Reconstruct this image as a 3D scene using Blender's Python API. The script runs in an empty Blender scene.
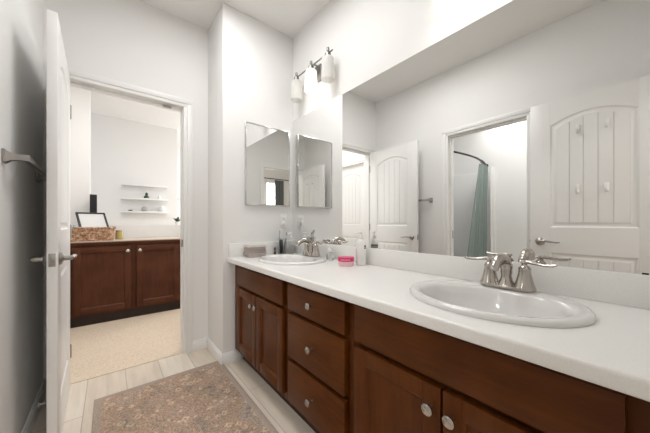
import bpy, bmesh, math, random
from mathutils import Vector, Matrix
R = math.radians
PI = math.pi
random.seed(7)
S = bpy.context.scene
COL = S.collection

# ------------------------------------------------------------------ camera, world, exposure
cd = bpy.data.cameras.new('camera')
cd.sensor_width = 36.0
cd.lens = 265.0 / 650.0 * 36.0
cd.shift_y = 6.4 / 650.0
cd.clip_start = 0.01
cam = bpy.data.objects.new('camera', cd)
COL.objects.link(cam)
cam.location = (0, 0, 1.073)
cam.rotation_euler = (R(90), 0, R(-39.1))
S.camera = cam

w = bpy.data.worlds.new('world')
S.world = w
w.use_nodes = True
w.node_tree.nodes['Background'].inputs[0].default_value = (0.85, 0.92, 1.0, 1)
w.node_tree.nodes['Background'].inputs[1].default_value = 1.0
S.view_settings.view_transform = 'Standard'
S.view_settings.look = 'None'
S.view_settings.gamma = 1.0
S.view_settings.use_curve_mapping = False
S.view_settings.exposure = 0.39
S.cycles.max_bounces = 16
S.cycles.diffuse_bounces = 8
S.cycles.glossy_bounces = 8
S.cycles.transmission_bounces = 8
S.cycles.transparent_max_bounces = 12
S.cycles.caustics_reflective = True
S.cycles.caustics_refractive = False
S.cycles.sample_clamp_indirect = 6.0


def area_light(name, loc, rot, sx, sy, power, color=(1, 1, 1)):
    l = bpy.data.lights.new(name, 'AREA')
    l.shape = 'RECTANGLE'
    l.size, l.size_y = sx, sy
    l.energy = power
    l.color = color
    o = bpy.data.objects.new(name, l)
    COL.objects.link(o)
    o.location = loc
    o.rotation_euler = rot
    return o


# daylight through the bedroom window, then unseen fill lights added to brighten the rooms
area_light('window_daylight', (-1.2, -3.25, 1.6), (R(90), 0, 0), 0.7, 1.6, 38, (0.97, 0.985, 1.0))
area_light('bedroom_fill_light', (0.3, -1.6, 2.72), (0, 0, 0), 0.8, 0.8, 34, (1.0, 0.985, 0.96))  # added unseen light, brightens the bedroom shown in the cabinet mirror
area_light('hall_fill_light', (0.5, 3.2, 2.72), (0, 0, 0), 1.2, 0.8, 15, (1.0, 0.995, 0.99))  # added out of view above the doorway to brighten the hall
area_light('landing_fill_light', (2.9, 5.0, 1.7), (R(90), 0, R(90)), 1.0, 1.8, 46, (1.0, 0.995, 0.98))  # no window stands here; side light added for the shelf wall
area_light('shower_wall_fill_light', (-1.82, 1.36, 2.70), (0, 0, 0), 0.16, 0.16, 4, (1.0, 0.99, 0.97))  # unseen light added to make a bright streak down the far wall
area_light('shower_room_fill_light', (-1.1, 0.95, 2.71), (0, 0, 0), 0.5, 0.5, 13, (1.0, 0.995, 0.99))  # second added light, lifts the tub surround and curtain
area_light('bathroom_fill_light', (0.50, 1.35, 2.715), (0, 0, 0), 0.5, 0.8, 11, (1.0, 0.995, 0.99))  # unseen overhead fill, added for the door's shadow and overall brightness

# ------------------------------------------------------------------ materials


def mat(name, col, rough=0.5, metal=0.0, spec=0.5, trans=0.0, ior=1.45, coat=0.0):
    m = bpy.data.materials.new(name)
    m.use_nodes = True
    b = m.node_tree.nodes['Principled BSDF']
    b.inputs['Base Color'].default_value = (*col, 1)
    b.inputs['Roughness'].default_value = rough
    b.inputs['Metallic'].default_value = metal
    b.inputs['Specular IOR Level'].default_value = spec
    b.inputs['Transmission Weight'].default_value = trans
    b.inputs['IOR'].default_value = ior
    b.inputs['Coat Weight'].default_value = coat
    return m


def nodes(m):
    return m.node_tree.nodes, m.node_tree.links, m.node_tree.nodes['Principled BSDF']


def coords(m, kind='Object', scale=(1, 1, 1), rot=(0, 0, 0)):
    n, l, b = nodes(m)
    tc = n.new('ShaderNodeTexCoord')
    mp = n.new('ShaderNodeMapping')
    mp.inputs['Scale'].default_value = scale
    mp.inputs['Rotation'].default_value = rot
    l.new(tc.outputs[kind], mp.inputs['Vector'])
    return mp.outputs['Vector']


def noise(m, vec, scale, detail=4, rough=0.6, dist=0.0):
    n, l, b = nodes(m)
    t = n.new('ShaderNodeTexNoise')
    t.inputs['Scale'].default_value = scale
    t.inputs['Detail'].default_value = detail
    t.inputs['Roughness'].default_value = rough
    t.inputs['Distortion'].default_value = dist
    l.new(vec, t.inputs['Vector'])
    return t.outputs['Fac']


def ramp(m, fac, stops):
    n, l, b = nodes(m)
    r = n.new('ShaderNodeValToRGB')
    e = r.color_ramp.elements
    while len(e) < len(stops):
        e.new(0.5)
    for k, (p, c) in enumerate(stops):
        e[k].position = p
        e[k].color = (*c, 1)
    l.new(fac, r.inputs['Fac'])
    return r.outputs['Color']


def mixc(m, fac, a, b_, mode='MIX'):
    n, l, b = nodes(m)
    x = n.new('ShaderNodeMix')
    x.data_type = 'RGBA'
    x.blend_type = mode
    for sock, v in ((x.inputs[0], fac), (x.inputs[6], a), (x.inputs[7], b_)):
        if hasattr(v, 'is_linked'):
            l.new(v, sock)
        elif isinstance(v, (int, float)):
            sock.default_value = v
        else:
            sock.default_value = (*v, 1)
    return x.outputs[2]


def bump(m, h, strength=0.2, dist=0.002):
    n, l, b = nodes(m)
    t = n.new('ShaderNodeBump')
    t.inputs['Strength'].default_value = strength
    t.inputs['Distance'].default_value = dist
    l.new(h, t.inputs['Height'])
    l.new(t.outputs['Normal'], b.inputs['Normal'])


def setcol(m, c):
    n, l, b = nodes(m)
    l.new(c, b.inputs['Base Color'])


def painted(name, col, rough, nscale=220, strength=0.06):
    m = mat(name, col, rough)
    v = coords(m)
    bump(m, noise(m, v, nscale, 3), strength, 0.001)
    return m


M = {}
M['wall'] = painted('wall_paint', (0.795, 0.79, 0.78), 0.55)
M['ceiling'] = painted('ceiling_paint', (0.795, 0.79, 0.78), 0.9, 120, 0.1)
M['trim'] = painted('trim_paint', (0.80, 0.795, 0.785), 0.36, 60, 0.02)
M['door'] = painted('door_paint', (0.805, 0.80, 0.79), 0.35, 90, 0.04)


def wood(name, dark, mid, light, axis='z', rough=0.38):
    m = mat(name, mid, rough, spec=0.2)
    sc = {'z': (9, 9, 0.9), 'x': (0.9, 9, 9), 'y': (9, 0.9, 9)}[axis]
    v = coords(m, 'Object', sc)
    g = noise(m, v, 6, 8, 0.62, 0.4)
    v2 = coords(m, 'Object', (1.5, 1.5, 1.5))
    blot = noise(m, v2, 3.0, 3, 0.5)
    c = ramp(m, g, [(0.25, dark), (0.5, mid), (0.8, light)])
    c2 = mixc(m, 0.45, c, ramp(m, blot, [(0.3, dark), (0.7, light)]))
    setcol(m, c2)
    bump(m, g, 0.05, 0.001)
    return m


WD = ((0.046, 0.0110, 0.0016), (0.090, 0.0245, 0.0034), (0.138, 0.042, 0.0072))
M['wood_v'] = wood('cherry_wood_upright_grain', *WD, 'z')
M['wood_h'] = wood('cherry_wood_level_grain', *WD, 'x')
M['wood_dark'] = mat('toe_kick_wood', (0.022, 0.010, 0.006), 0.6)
HD = ((0.050, 0.015, 0.0065), (0.086, 0.028, 0.0125), (0.128, 0.047, 0.022))
M['hall_v'] = wood('hall_wood_upright_grain', *HD, 'z', 0.45)
M['hall_h'] = wood('hall_wood_level_grain', *HD, 'x', 0.45)
M['white_top'] = mat('white_solid_surface', (0.80, 0.79, 0.77), 0.28)
_v = coords(M['white_top'])
setcol(M['white_top'], ramp(M['white_top'], noise(M['white_top'], _v, 300, 2), [(0.3, (0.765, 0.755, 0.735)), (0.6, (0.81, 0.80, 0.78))]))
M['beige_top'] = mat('beige_laminate', (0.52, 0.44, 0.36), 0.4)
M['porcelain'] = mat('porcelain', (0.71, 0.705, 0.69), 0.08, coat=0.4)
M['nickel'] = mat('brushed_nickel', (0.46, 0.425, 0.39), 0.2, 1.0)
M['nickel_dark'] = mat('satin_nickel_dark', (0.40, 0.38, 0.36), 0.33, 1.0)
M['nickel_lamp'] = mat('aged_nickel', (0.27, 0.26, 0.25), 0.35, 1.0)
M['chrome'] = mat('chrome', (0.62, 0.62, 0.61), 0.15, 1.0)
M['mirror'] = mat('mirror_silver', (0.87, 0.875, 0.865), 0.0, 1.0)
M['black'] = mat('black_satin', (0.012, 0.012, 0.012), 0.45)
M['bronze'] = mat('dark_bronze', (0.03, 0.027, 0.025), 0.3, 0.8)
M['white_plastic'] = mat('white_plastic', (0.80, 0.80, 0.78), 0.35)
M['pink'] = mat('magenta_plastic', (0.62, 0.02, 0.14), 0.3)
M['pale_pink'] = mat('pale_pink_plastic', (0.80, 0.56, 0.58), 0.35)
M['olive'] = mat('olive_print', (0.14, 0.13, 0.09), 0.5)
M['grey_print'] = mat('grey_print', (0.12, 0.12, 0.12), 0.5)
M['clear'] = mat('clear_plastic', (0.93, 0.94, 0.94), 0.03, 0, 0.5, 1.0, 1.12)
M['liquid'] = mat('clear_liquid', (0.85, 0.86, 0.86), 0.05, 0, 0.5, 0.8, 1.33)
M['green_leaf'] = mat('green_leaf', (0.03, 0.10, 0.05), 0.5)
M['dark_green'] = mat('dark_green_glaze', (0.04, 0.075, 0.055), 0.25)
M['brown'] = mat('brown_ceramic', (0.10, 0.06, 0.035), 0.5)
M['yellow_jar'] = mat('amber_glass', (0.42, 0.34, 0.12), 0.2)
M['blue'] = mat('pale_blue_plastic', (0.28, 0.50, 0.66), 0.4)
M['grey_glaze'] = mat('grey_glaze', (0.42, 0.41, 0.40), 0.3)
M['paper'] = mat('white_paper', (0.62, 0.62, 0.61), 0.6)
M['bulb'] = mat('lit_bulb', (1, 1, 1), 0.4)
_b = M['bulb'].node_tree.nodes['Principled BSDF']
_b.inputs['Emission Color'].default_value = (1.0, 0.95, 0.88, 1)
_b.inputs['Emission Strength'].default_value = 3.0
M['bulb_off'] = mat('frosted_bulb', (0.85, 0.85, 0.83), 0.4)
M['surround'] = mat('tub_surround', (0.74, 0.74, 0.73), 0.25)
M['rubber'] = mat('white_rubber', (0.7, 0.7, 0.68), 0.7)

# frosted lamp glass: thin, lets light through
m = bpy.data.materials.new('frosted_glass')
m.use_nodes = True
n = m.node_tree.nodes
l = m.node_tree.links
n.remove(n['Principled BSDF'])
tr = n.new('ShaderNodeBsdfTranslucent')
tr.inputs[0].default_value = (0.92, 0.91, 0.89, 1)
df = n.new('ShaderNodeBsdfDiffuse')
df.inputs[0].default_value = (0.86, 0.855, 0.84, 1)
tp = n.new('ShaderNodeBsdfTransparent')
mx = n.new('ShaderNodeMixShader')
mx.inputs[0].default_value = 0.5
mx2 = n.new('ShaderNodeMixShader')
mx2.inputs[0].default_value = 0.22
l.new(tr.outputs[0], mx.inputs[1])
l.new(df.outputs[0], mx.inputs[2])
l.new(mx.outputs[0], mx2.inputs[1])
l.new(tp.outputs[0], mx2.inputs[2])
l.new(mx2.outputs[0], n['Material Output'].inputs[0])
M['frost'] = m


def fabric(name, c1, c2, scale=160, rough=0.95, st=0.5):
    m = mat(name, c1, rough, spec=0.15)
    v = coords(m)
    f = noise(m, v, scale, 3, 0.7)
    setcol(m, ramp(m, f, [(0.3, c1), (0.7, c2)]))
    bump(m, f, st, 0.003)
    return m


M['towel'] = fabric('towel_cloth', (0.36, 0.31, 0.29), (0.52, 0.46, 0.43), 180)
M['towel_light'] = fabric('pale_towel_cloth', (0.60, 0.56, 0.53), (0.72, 0.68, 0.65), 180)
M['curtain'] = fabric('sage_green_cloth', (0.20, 0.24, 0.222), (0.25, 0.295, 0.275), 90, 0.9, 0.15)
M['liner'] = fabric('white_liner', (0.74, 0.73, 0.71), (0.80, 0.79, 0.77), 60, 0.7, 0.1)
M['drape'] = fabric('grey_drape_cloth', (0.09, 0.10, 0.10), (0.17, 0.185, 0.185), 60, 0.9, 0.2)
M['carpet'] = fabric('beige_carpet_pile', (0.56, 0.455, 0.35), (0.72, 0.61, 0.49), 70, 0.98, 0.8)

# wood-look tile planks, running away from the door wall
m = mat('plank_tile', (0.6, 0.53, 0.45), 0.42)
n, l, b = nodes(m)
v = coords(m, 'Object', (1, 1, 1), (0, 0, R(90)))
v.node.inputs['Location'].default_value = (0.62, -0.088, 0)
br = n.new('ShaderNodeTexBrick')
br.offset = 0.37
br.inputs['Scale'].default_value = 1.0
br.inputs['Brick Width'].default_value = 1.0
br.inputs['Row Height'].default_value = 0.203
br.inputs['Mortar Size'].default_value = 0.0022
br.inputs['Mortar Smooth'].default_value = 0.1
br.inputs['Bias'].default_value = -0.1
br.inputs['Color1'].default_value = (0.66, 0.575, 0.48, 1)
br.inputs['Color2'].default_value = (0.76, 0.69, 0.60, 1)
br.inputs['Mortar'].default_value = (0.42, 0.37, 0.31, 1)
l.new(v, br.inputs['Vector'])
v2 = coords(m, 'Object', (11, 1.1, 1))
g = noise(m, v2, 2.2, 6, 0.6, 0.3)
setcol(m, mixc(m, 0.55, br.outputs['Color'], ramp(m, g, [(0.3, (0.74, 0.72, 0.70)), (0.6, (1, 1, 1))]), 'MULTIPLY'))
M['tile'] = m

# distressed rug
m = mat('rug_pile', (0.4, 0.3, 0.25), 0.98, spec=0.1)
n, l, b = nodes(m)
v = coords(m, 'Object', (1, 1, 1))
vo = n.new('ShaderNodeTexVoronoi')
vo.inputs['Scale'].default_value = 17
vo.distance = 'MANHATTAN'
l.new(v, vo.inputs['Vector'])
a = noise(m, v, 5.0, 6, 0.75, 0.6)
f = noise(m, v, 95, 6, 0.8)
base = ramp(m, a, [(0.33, (0.34, 0.31, 0.30)), (0.43, (0.58, 0.48, 0.38)), (0.52, (0.69, 0.53, 0.41)), (0.60, (0.68, 0.61, 0.52)), (0.70, (0.42, 0.39, 0.37))])
pat = ramp(m, vo.outputs['Distance'], [(0.12, (0.50, 0.42, 0.40)), (0.30, (1.0, 0.96, 0.92)), (0.55, (0.58, 0.54, 0.54))])
c = mixc(m, 0.85, base, pat, 'MULTIPLY')
c = mixc(m, 0.85, c, ramp(m, f, [(0.36, (0.34, 0.31, 0.30)), (0.50, (0.95, 0.92, 0.88)), (0.62, (1.4, 1.36, 1.30))]), 'MULTIPLY')
setcol(m, c)
bump(m, f, 0.7, 0.004)
M['rug'] = m
M['rug_border'] = fabric('rug_border_pile', (0.28, 0.22, 0.18), (0.47, 0.385, 0.32), 120, 0.98, 0.6)

# wicker
m = mat('wicker', (0.33, 0.18, 0.09), 0.6)
v = coords(m, 'Object', (1, 1, 1))
f = noise(m, v, 38, 4, 0.7)
setcol(m, ramp(m, f, [(0.32, (0.09, 0.04, 0.02)), (0.48, (0.34, 0.18, 0.095)), (0.66, (0.70, 0.50, 0.36))]))
M['wicker'] = m

# ------------------------------------------------------------------ mesh helpers


class MB:
    def __init__(s):
        s.bm = bmesh.new()

    def _merge(s, t):
        me = bpy.data.meshes.new('tmp')
        t.to_mesh(me)
        t.free()
        s.bm.from_mesh(me)
        bpy.data.meshes.remove(me)

    def box(s, x0, y0, z0, x1, y1, z1, bev=0.0, seg=2):
        t = bmesh.new()
        bmesh.ops.create_cube(t, size=1.0)
        for v in t.verts:
            v.co = Vector(((x0 + x1) / 2 + v.co.x * (x1 - x0), (y0 + y1) / 2 + v.co.y * (y1 - y0), (z0 + z1) / 2 + v.co.z * (z1 - z0)))
        if bev > 0:
            bmesh.ops.bevel(t, geom=list(t.edges), offset=bev, segments=seg, profile=0.5, affect='EDGES', clamp_overlap=True)
        s._merge(t)
        return s

    def lathe(s, prof, c=(0, 0, 0), axis='z', seg=32, sx=1.0, sy=1.0, closed=False):
        """prof: (radius, height) pairs; axis the direction heights grow."""
        t = bmesh.new()
        rings = []
        for r, h in prof:
            if r < 1e-6:
                rings.append([t.verts.new((0, 0, h))])
            else:
                rings.append([t.verts.new((r * sx * math.cos(2 * PI * k / seg), r * sy * math.sin(2 * PI * k / seg), h)) for k in range(seg)])
        if closed:
            rings.append(rings[0])
        for a, b in zip(rings, rings[1:]):
            for k in range(seg):
                k2 = (k + 1) % seg
                q = [a[k % len(a)], a[k2 % len(a)], b[k2 % len(b)], b[k % len(b)]]
                u = []
                for x in q:
                    if x not in u:
                        u.append(x)
                if len(u) >= 3:
                    try:
                        t.faces.new(u)
                    except ValueError:
                        pass
        rot = {'z': Matrix(), 'x': Matrix.Rotation(R(90), 4, 'Y'), '-x': Matrix.Rotation(R(-90), 4, 'Y'),
               'y': Matrix.Rotation(R(-90), 4, 'X'), '-y': Matrix.Rotation(R(90), 4, 'X'), '-z': Matrix.Rotation(R(180), 4, 'X')}[axis]
        bmesh.ops.transform(t, matrix=Matrix.Translation(c) @ rot, verts=t.verts)
        bmesh.ops.recalc_face_normals(t, faces=t.faces)
        s._merge(t)
        return s

    def tube(s, pts, rad, seg=12, flat=1.0, cap=True):
        """pts swept with radius (number or list); flat squashes the local vertical."""
        pts = [Vector(p) for p in pts]
        if not isinstance(rad, (list, tuple)):
            rad = [rad] * len(pts)
        t = bmesh.new()
        rings = []
        up = Vector((0, 0, 1))
        prev = None
        for k, p in enumerate(pts):
            d = (pts[min(k + 1, len(pts) - 1)] - pts[max(k - 1, 0)]).normalized()
            if prev is None:
                u = up if abs(d.z) < 0.9 else Vector((0, 1, 0))
                sx = d.cross(u).normalized()
            else:
                sx = (prev - d * prev.dot(d)).normalized()
            prev = sx
            sy = sx.cross(d).normalized()
            rings.append([t.verts.new(p + rad[k] * (sx * math.cos(2 * PI * j / seg) + sy * flat * math.sin(2 * PI * j / seg))) for j in range(seg)])
        for a, b in zip(rings, rings[1:]):
            for j in range(seg):
                t.faces.new((a[j], a[(j + 1) % seg], b[(j + 1) % seg], b[j]))
        if cap:
            t.faces.new(rings[0])
            t.faces.new(rings[-1])
        bmesh.ops.recalc_face_normals(t, faces=t.faces)
        s._merge(t)
        return s

    def prism(s, poly, a0, a1, plane='xz', bev=0.0):
        """poly in the named plane, extruded along the third axis from a0 to a1."""
        t = bmesh.new()
        f = {'xz': lambda p, a: (p[0], a, p[1]), 'xy': lambda p, a: (p[0], p[1], a), 'yz': lambda p, a: (a, p[0], p[1])}[plane]
        A = [t.verts.new(f(p, a0)) for p in poly]
        B = [t.verts.new(f(p, a1)) for p in poly]
        t.faces.new(A)
        t.faces.new(B)
        for k in range(len(poly)):
            j = (k + 1) % len(poly)
            t.faces.new((A[k], A[j], B[j], B[k]))
        bmesh.ops.recalc_face_normals(t, faces=t.faces)
        if bev > 0:
            bmesh.ops.bevel(t, geom=list(t.edges), offset=bev, segments=1, affect='EDGES', clamp_overlap=True)
        s._merge(t)
        return s

    def rings(s, loops, fill_last=False, close=True):
        """bridge loops of equally many 3-D points."""
        t = bmesh.new()
        L = [[t.verts.new(p) for p in lp] for lp in loops]
        for a, b in zip(L, L[1:]):
            nn = len(a)
            for k in range(nn if close else nn - 1):
                j = (k + 1) % nn
                t.faces.new((a[k], a[j], b[j], b[k]))
        if fill_last:
            t.faces.new(L[-1])
        s._merge(t)
        return s

    def ball(s, c, r, sx=1, sy=1, sz=1, seg=20):
        t = bmesh.new()
        bmesh.ops.create_uvsphere(t, u_segments=seg, v_segments=max(8, seg // 2), radius=r)
        for v in t.verts:
            v.co = Vector((c[0] + v.co.x * sx, c[1] + v.co.y * sy, c[2] + v.co.z * sz))
        s._merge(t)
        return s

    def build(s, name, material, parent=None, smooth=True, angle=38):
        me = bpy.data.meshes.new(name)
        s.bm.to_mesh(me)
        s.bm.free()
        if smooth:
            me.polygons.foreach_set('use_smooth', [True] * len(me.polygons))
            me.set_sharp_from_angle(angle=R(angle))
        me.materials.append(material)
        o = bpy.data.objects.new(name, me)
        COL.objects.link(o)
        if parent is not None:
            o.parent = parent
        return o


def tag(o, label, cat, group=None, kind=None):
    o['label'] = label
    if cat:
        o['category'] = cat
    if group:
        o['group'] = group
    if kind:
        o['kind'] = kind
    return o


def thing(name, label, cat, loc=(0, 0, 0), rz=0.0, group=None, kind=None):
    o = bpy.data.objects.new(name, None)
    COL.objects.link(o)
    o.location = loc
    o.rotation_euler = (0, 0, rz)
    return tag(o, label, cat, group, kind)


def struct(name, mb, m, label=None, cat=None, parent=None):
    o = mb.build(name, m, parent)
    if parent is None:
        o['kind'] = 'structure'
        if label:
            o['label'] = label
        if cat:
            o['category'] = cat
    return o


# ------------------------------------------------------------------ the setting
W, XL, YE, YD, YB, H = 1.283, -0.324, 2.038, 2.419, -0.12, 2.74
VX = 0.661           # outer corner of the wall beside the vanity
T = 0.12             # wall thickness

struct('floor', MB().box(-2.2, YB - T, -0.06, 1.5, 2.432, 0.0), M['tile'], 'pale wood-look plank tile floor of the bathroom', 'floor')
struct('floor_carpet_hall', MB().box(-1.6, 2.432, -0.06, 3.2, 7.2, 0.004), M['carpet'], 'beige carpet floor beyond the open doorway', 'floor')
struct('floor_carpet_bedroom', MB().box(-2.2, -3.2, -0.06, 2.2, YB - T, 0.004), M['carpet'], 'beige carpet floor of the bedroom behind the bathroom', 'floor')
struct('ceiling', MB().box(-2.3, -3.2, H, 3.2, 7.2, H + 0.06), M['ceiling'], 'flat white ceiling', 'ceiling')

struct('wall_right', MB().box(W, YB - T, 0, W + T, 2.1, H), M['wall'], 'white wall carrying the long mirror', 'wall')
struct('wall_end', MB().box(VX, YE, 0, W + T, YD + T, H, 0.006), M['wall'], 'white wall at the end of the vanity with the mirrored cabinet', 'wall')
DX0, DX1, DH = -0.238, 0.471, 2.025      # doorway in the far wall
struct('wall_far', MB().box(-2.1, YD, 0, DX0 - 0.012, YD + T, H).box(DX1 + 0.012, YD, 0, VX, YD + T, H)
       .box(DX0 - 0.012, YD, DH + 0.012, DX1 + 0.012, YD + T, H), M['wall'], 'white wall around the doorway to the carpeted hall', 'wall')
SY0, SY1 = 0.696, 1.403                  # doorway in the left wall
struct('wall_left', MB().box(XL - T, YB - T, 0, XL, SY0 - 0.012, H).box(XL - T, SY1 + 0.012, 0, XL, YD + T, H)
       .box(XL - T, SY0 - 0.012, DH + 0.012, XL, SY1 + 0.012, H), M['wall'], 'white wall with the towel bar and the shower room doorway', 'wall')
BX0, BX1 = -0.190, 0.530                 # doorway in the wall behind the camera
struct('wall_back', MB().box(-2.1, YB - T, 0, BX0 - 0.012, YB, H).box(BX1 + 0.012, YB - T, 0, W, YB, H)
       .box(BX0 - 0.012, YB - T, DH + 0.012, BX1 + 0.012, YB, H), M['wall'], 'white wall around the doorway to the bedroom', 'wall')
# shower room
SX = -1.97
struct('wall_shower_far', MB().box(SX - T, YB, 0, SX, YD, H), M['wall'], 'white far wall of the shower room', 'wall')
# hall and landing
struct('wall_hall_left', MB().box(-0.67, YD + T, 0, -0.55, 2.83, H).box(-0.67, 3.57, 0, -0.55, 4.42, H).box(-0.67, 2.83, DH + 0.012, -0.55, 3.57, H)
       .box(-0.85, 2.7, 0, -0.80, 3.7, H), M['wall'], 'white hall wall with a closed panel door', 'wall')
struct('wall_hall_stub', MB().box(-0.55, 4.30, 0, -0.185, 4.42, H), M['wall'], 'white wall end behind the basket', 'wall')
pony = struct('wall_hall_low', MB().box(-0.185, 4.31, 0, 3.0, 4.41, 1.046), M['wall'], 'low white wall behind the hall cabinet', 'wall')
struct('wall_landing_far', MB().box(-1.6, 5.34, 0, 0.935, 5.46, H), M['wall'], 'white wall with three floating shelves', 'wall')
struct('wall_landing_left', MB().box(-1.6, 4.42, 0, -1.5, 5.34, H), M['wall'], 'white side wall of the landing', 'wall')
far = struct('wall_landing_end', MB().box(0.5, 6.6, 0, 3.1, 6.7, H), M['wall'], 'white wall seen past the shelf wall', 'wall')
struct('ledge', MB().box(0.9, 6.52, 1.60, 2.6, 6.6, 1.645, 0.004), M['trim'], parent=far)
struct('wall_hall_right', MB().box(3.0, YD, 0, 3.1, 7.1, H), M['wall'], 'white right wall of the hall', 'wall')
struct('wall_hall_front', MB().box(W + T, YD, 0, 3.0, YD + T, H), M['wall'], 'white hall wall beside the bathroom doorway', 'wall')
# bedroom behind
struct('wall_bedroom_left', MB().box(-2.2, -3.2, 0, -2.1, YB, H), M['wall'], 'white left wall of the bedroom', 'wall')
struct('wall_bedroom_right', MB().box(2.1, -3.2, 0, 2.2, YB, H).box(W, YB - T, 0, 2.1, YB, H), M['wall'], 'white right wall of the bedroom', 'wall')
WX0, WX1, WZ0, WZ1 = -1.46, -0.95, 0.85, 2.28
struct('wall_bedroom_window', MB().box(-2.1, -3.12, 0, WX0, -3.0, H).box(WX1, -3.12, 0, 2.1, -3.0, H)
       .box(WX0, -3.12, 0, WX1, -3.0, WZ0).box(WX0, -3.12, WZ1, WX1, -3.0, H), M['wall'], 'bedroom wall with the bright window', 'wall')
wf = struct('window_1', MB().box(WX0, -3.08, WZ0, WX0 + 0.04, -3.03, WZ1).box(WX1 - 0.04, -3.08, WZ0, WX1, -3.03, WZ1)
            .box(WX0, -3.08, WZ0, WX1, -3.03, WZ0 + 0.04).box(WX0, -3.08, WZ1 - 0.04, WX1, -3.03, WZ1)
            .box(-1.115, -3.075, WZ0, -1.085, -3.035, WZ1), M['trim'], 'bright bedroom window reflected in the cabinet mirror', 'window')
pane = bpy.data.materials.new('window_pane')
pane.use_nodes = True
_n, _l = pane.node_tree.nodes, pane.node_tree.links
_n.remove(_n['Principled BSDF'])
_t, _g, _x = _n.new('ShaderNodeBsdfTransparent'), _n.new('ShaderNodeBsdfGlossy'), _n.new('ShaderNodeMixShader')
_g.inputs['Roughness'].default_value = 0.0
_x.inputs[0].default_value = 0.06
_l.new(_t.outputs[0], _x.inputs[1])
_l.new(_g.outputs[0], _x.inputs[2])
_l.new(_x.outputs[0], _n['Material Output'].inputs[0])
struct('window_pane', MB().box(WX0 + 0.04, -3.058, WZ0 + 0.04, WX1 - 0.04, -3.054, WZ1 - 0.04), pane, parent=wf)


# door casings and jambs
def casing(name, axis, a0, a1, h, face, sgn, jamb_to, label):
    """doorway a0..a1 along `axis`; face = coordinate of the wall face, sgn = side the casing stands out to, jamb_to = other wall face."""
    mb = MB()
    cw, ct = 0.064, 0.016

    def bx(p0, p1, q0, q1, z0, z1, bev=0.003):
        if axis == 'x':
            mb.box(min(p0, p1), min(q0, q1), z0, max(p0, p1), max(q0, q1), z1, bev)
        else:
            mb.box(min(q0, q1), min(p0, p1), z0, max(q0, q1), max(p0, p1), z1, bev)
    for f, s in ((face, sgn), (jamb_to, -sgn)):
        for e, d in ((a0, -1), (a1, 1)):
            bx(e, e + d * 0.024, f, f + s * 0.010, 0, h, 0.0015)
            bx(e + d * 0.024, e + d * cw, f, f + s * ct, 0, h + 0.024, 0.0025)
        bx(a0 - 0.024, a1 + 0.024, f, f + s * 0.010, h, h + 0.024, 0.0015)
        bx(a0 - cw, a1 + cw, f, f + s * ct, h + 0.024, h + cw, 0.0025)
    for e, d in ((a0, -1), (a1, 1)):
        bx(e, e + d * 0.012, face, jamb_to, 0, h, 0)
        mid = (face + jamb_to) / 2
        bx(e, e - d * 0.010, mid - 0.017, mid + 0.017, 0, h - 0.010, 0)
    bx(a0 - 0.012, a1 + 0.012, face, jamb_to, h, h + 0.012, 0)
    mid = (face + jamb_to) / 2
    bx(a0, a1, mid - 0.017, mid + 0.017, h - 0.010, h, 0)
    o = struct(name, mb, M['trim'], label, 'door casing')
    return o


t1 = casing('trim_1', 'x', DX0, DX1, DH, YD, -1, YD + T, 'white casing around the doorway to the carpeted hall')
strike = MB().box(DX1 - 0.0135, YD + 0.012, 0.875, DX1 - 0.001, YD + 0.036, 0.935, 0.002)
strike.build('strike_plate', M['nickel_dark'], t1)['label'] = 'nickel strike plate'
for xx in (-0.12, 0.36):
    MB().box(xx - 0.03, YD + 0.03, DH - 0.022, xx + 0.03, YD + 0.055, DH - 0.0095, 0.002).build('bracket', M['nickel_dark' if xx > 0 else 'trim'], t1)
t2 = casing('trim_2', 'y', SY0, SY1, DH, XL, 1, XL - T, 'white casing around the shower room doorway')
MB().box(XL - 0.10, SY1 - 0.0125, 0.90, XL - 0.075, SY1 - 0.001, 0.99, 0.002).build('strike_plate', M['nickel_dark'], t2)['label'] = 'nickel strike plate'
casing('trim_3', 'x', BX0, BX1, DH, YB, 1, YB - T, 'white casing around the doorway to the bedroom')
casing('trim_4', 'y', 2.842, 3.558, DH, -0.55, 1, -0.67, 'white casing around the closed hall door')


def baseboard(name, segs, label):
    """segs: (x0, y0, x1, y1, nx, ny): wall line and outward normal"""
    mb = MB()
    for x0, y0, x1, y1, nx, ny in segs:
        t, hb = 0.014, 0.085
        mb.box(min(x0, x1, x0 + nx * t, x1 + nx * t), min(y0, y1, y0 + ny * t, y1 + ny * t), 0,
               max(x0, x1, x0 + nx * t, x1 + nx * t), max(y0, y1, y0 + ny * t, y1 + ny * t), hb - 0.012, 0.001)
        t = 0.009
        mb.box(min(x0, x1, x0 + nx * t, x1 + nx * t), min(y0, y1, y0 + ny * t, y1 + ny * t), hb - 0.014,
               max(x0, x1, x0 + nx * t, x1 + nx * t), max(y0, y1, y0 + ny * t, y1 + ny * t), hb, 0.002)
    struct(name, mb, M['trim'], label, 'baseboard')


baseboard('baseboard_far', [(DX1 + 0.064, YD, VX, YD, 0, -1)], 'short white baseboard right of the hall doorway')
baseboard('baseboard_end', [(VX, YE - 0.014, VX, YD - 0.014, -1, 0), (VX, YE, 0.80, YE, 0, -1)], 'white baseboard around the outer wall corner beside the vanity')
baseboard('baseboard_left', [(XL, SY1 + 0.064, XL, YD, 1, 0), (XL, YB, XL, SY0 - 0.064, 1, 0)], 'white baseboard along the towel bar wall')
baseboard('baseboard_hall', [(0.72, 4.31, 3.0, 4.31, 0, -1), (-0.55, 2.54, -0.55, 2.77, 1, 0)], 'white baseboard in the carpeted hall')

# ------------------------------------------------------------------ panel doors


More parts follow.
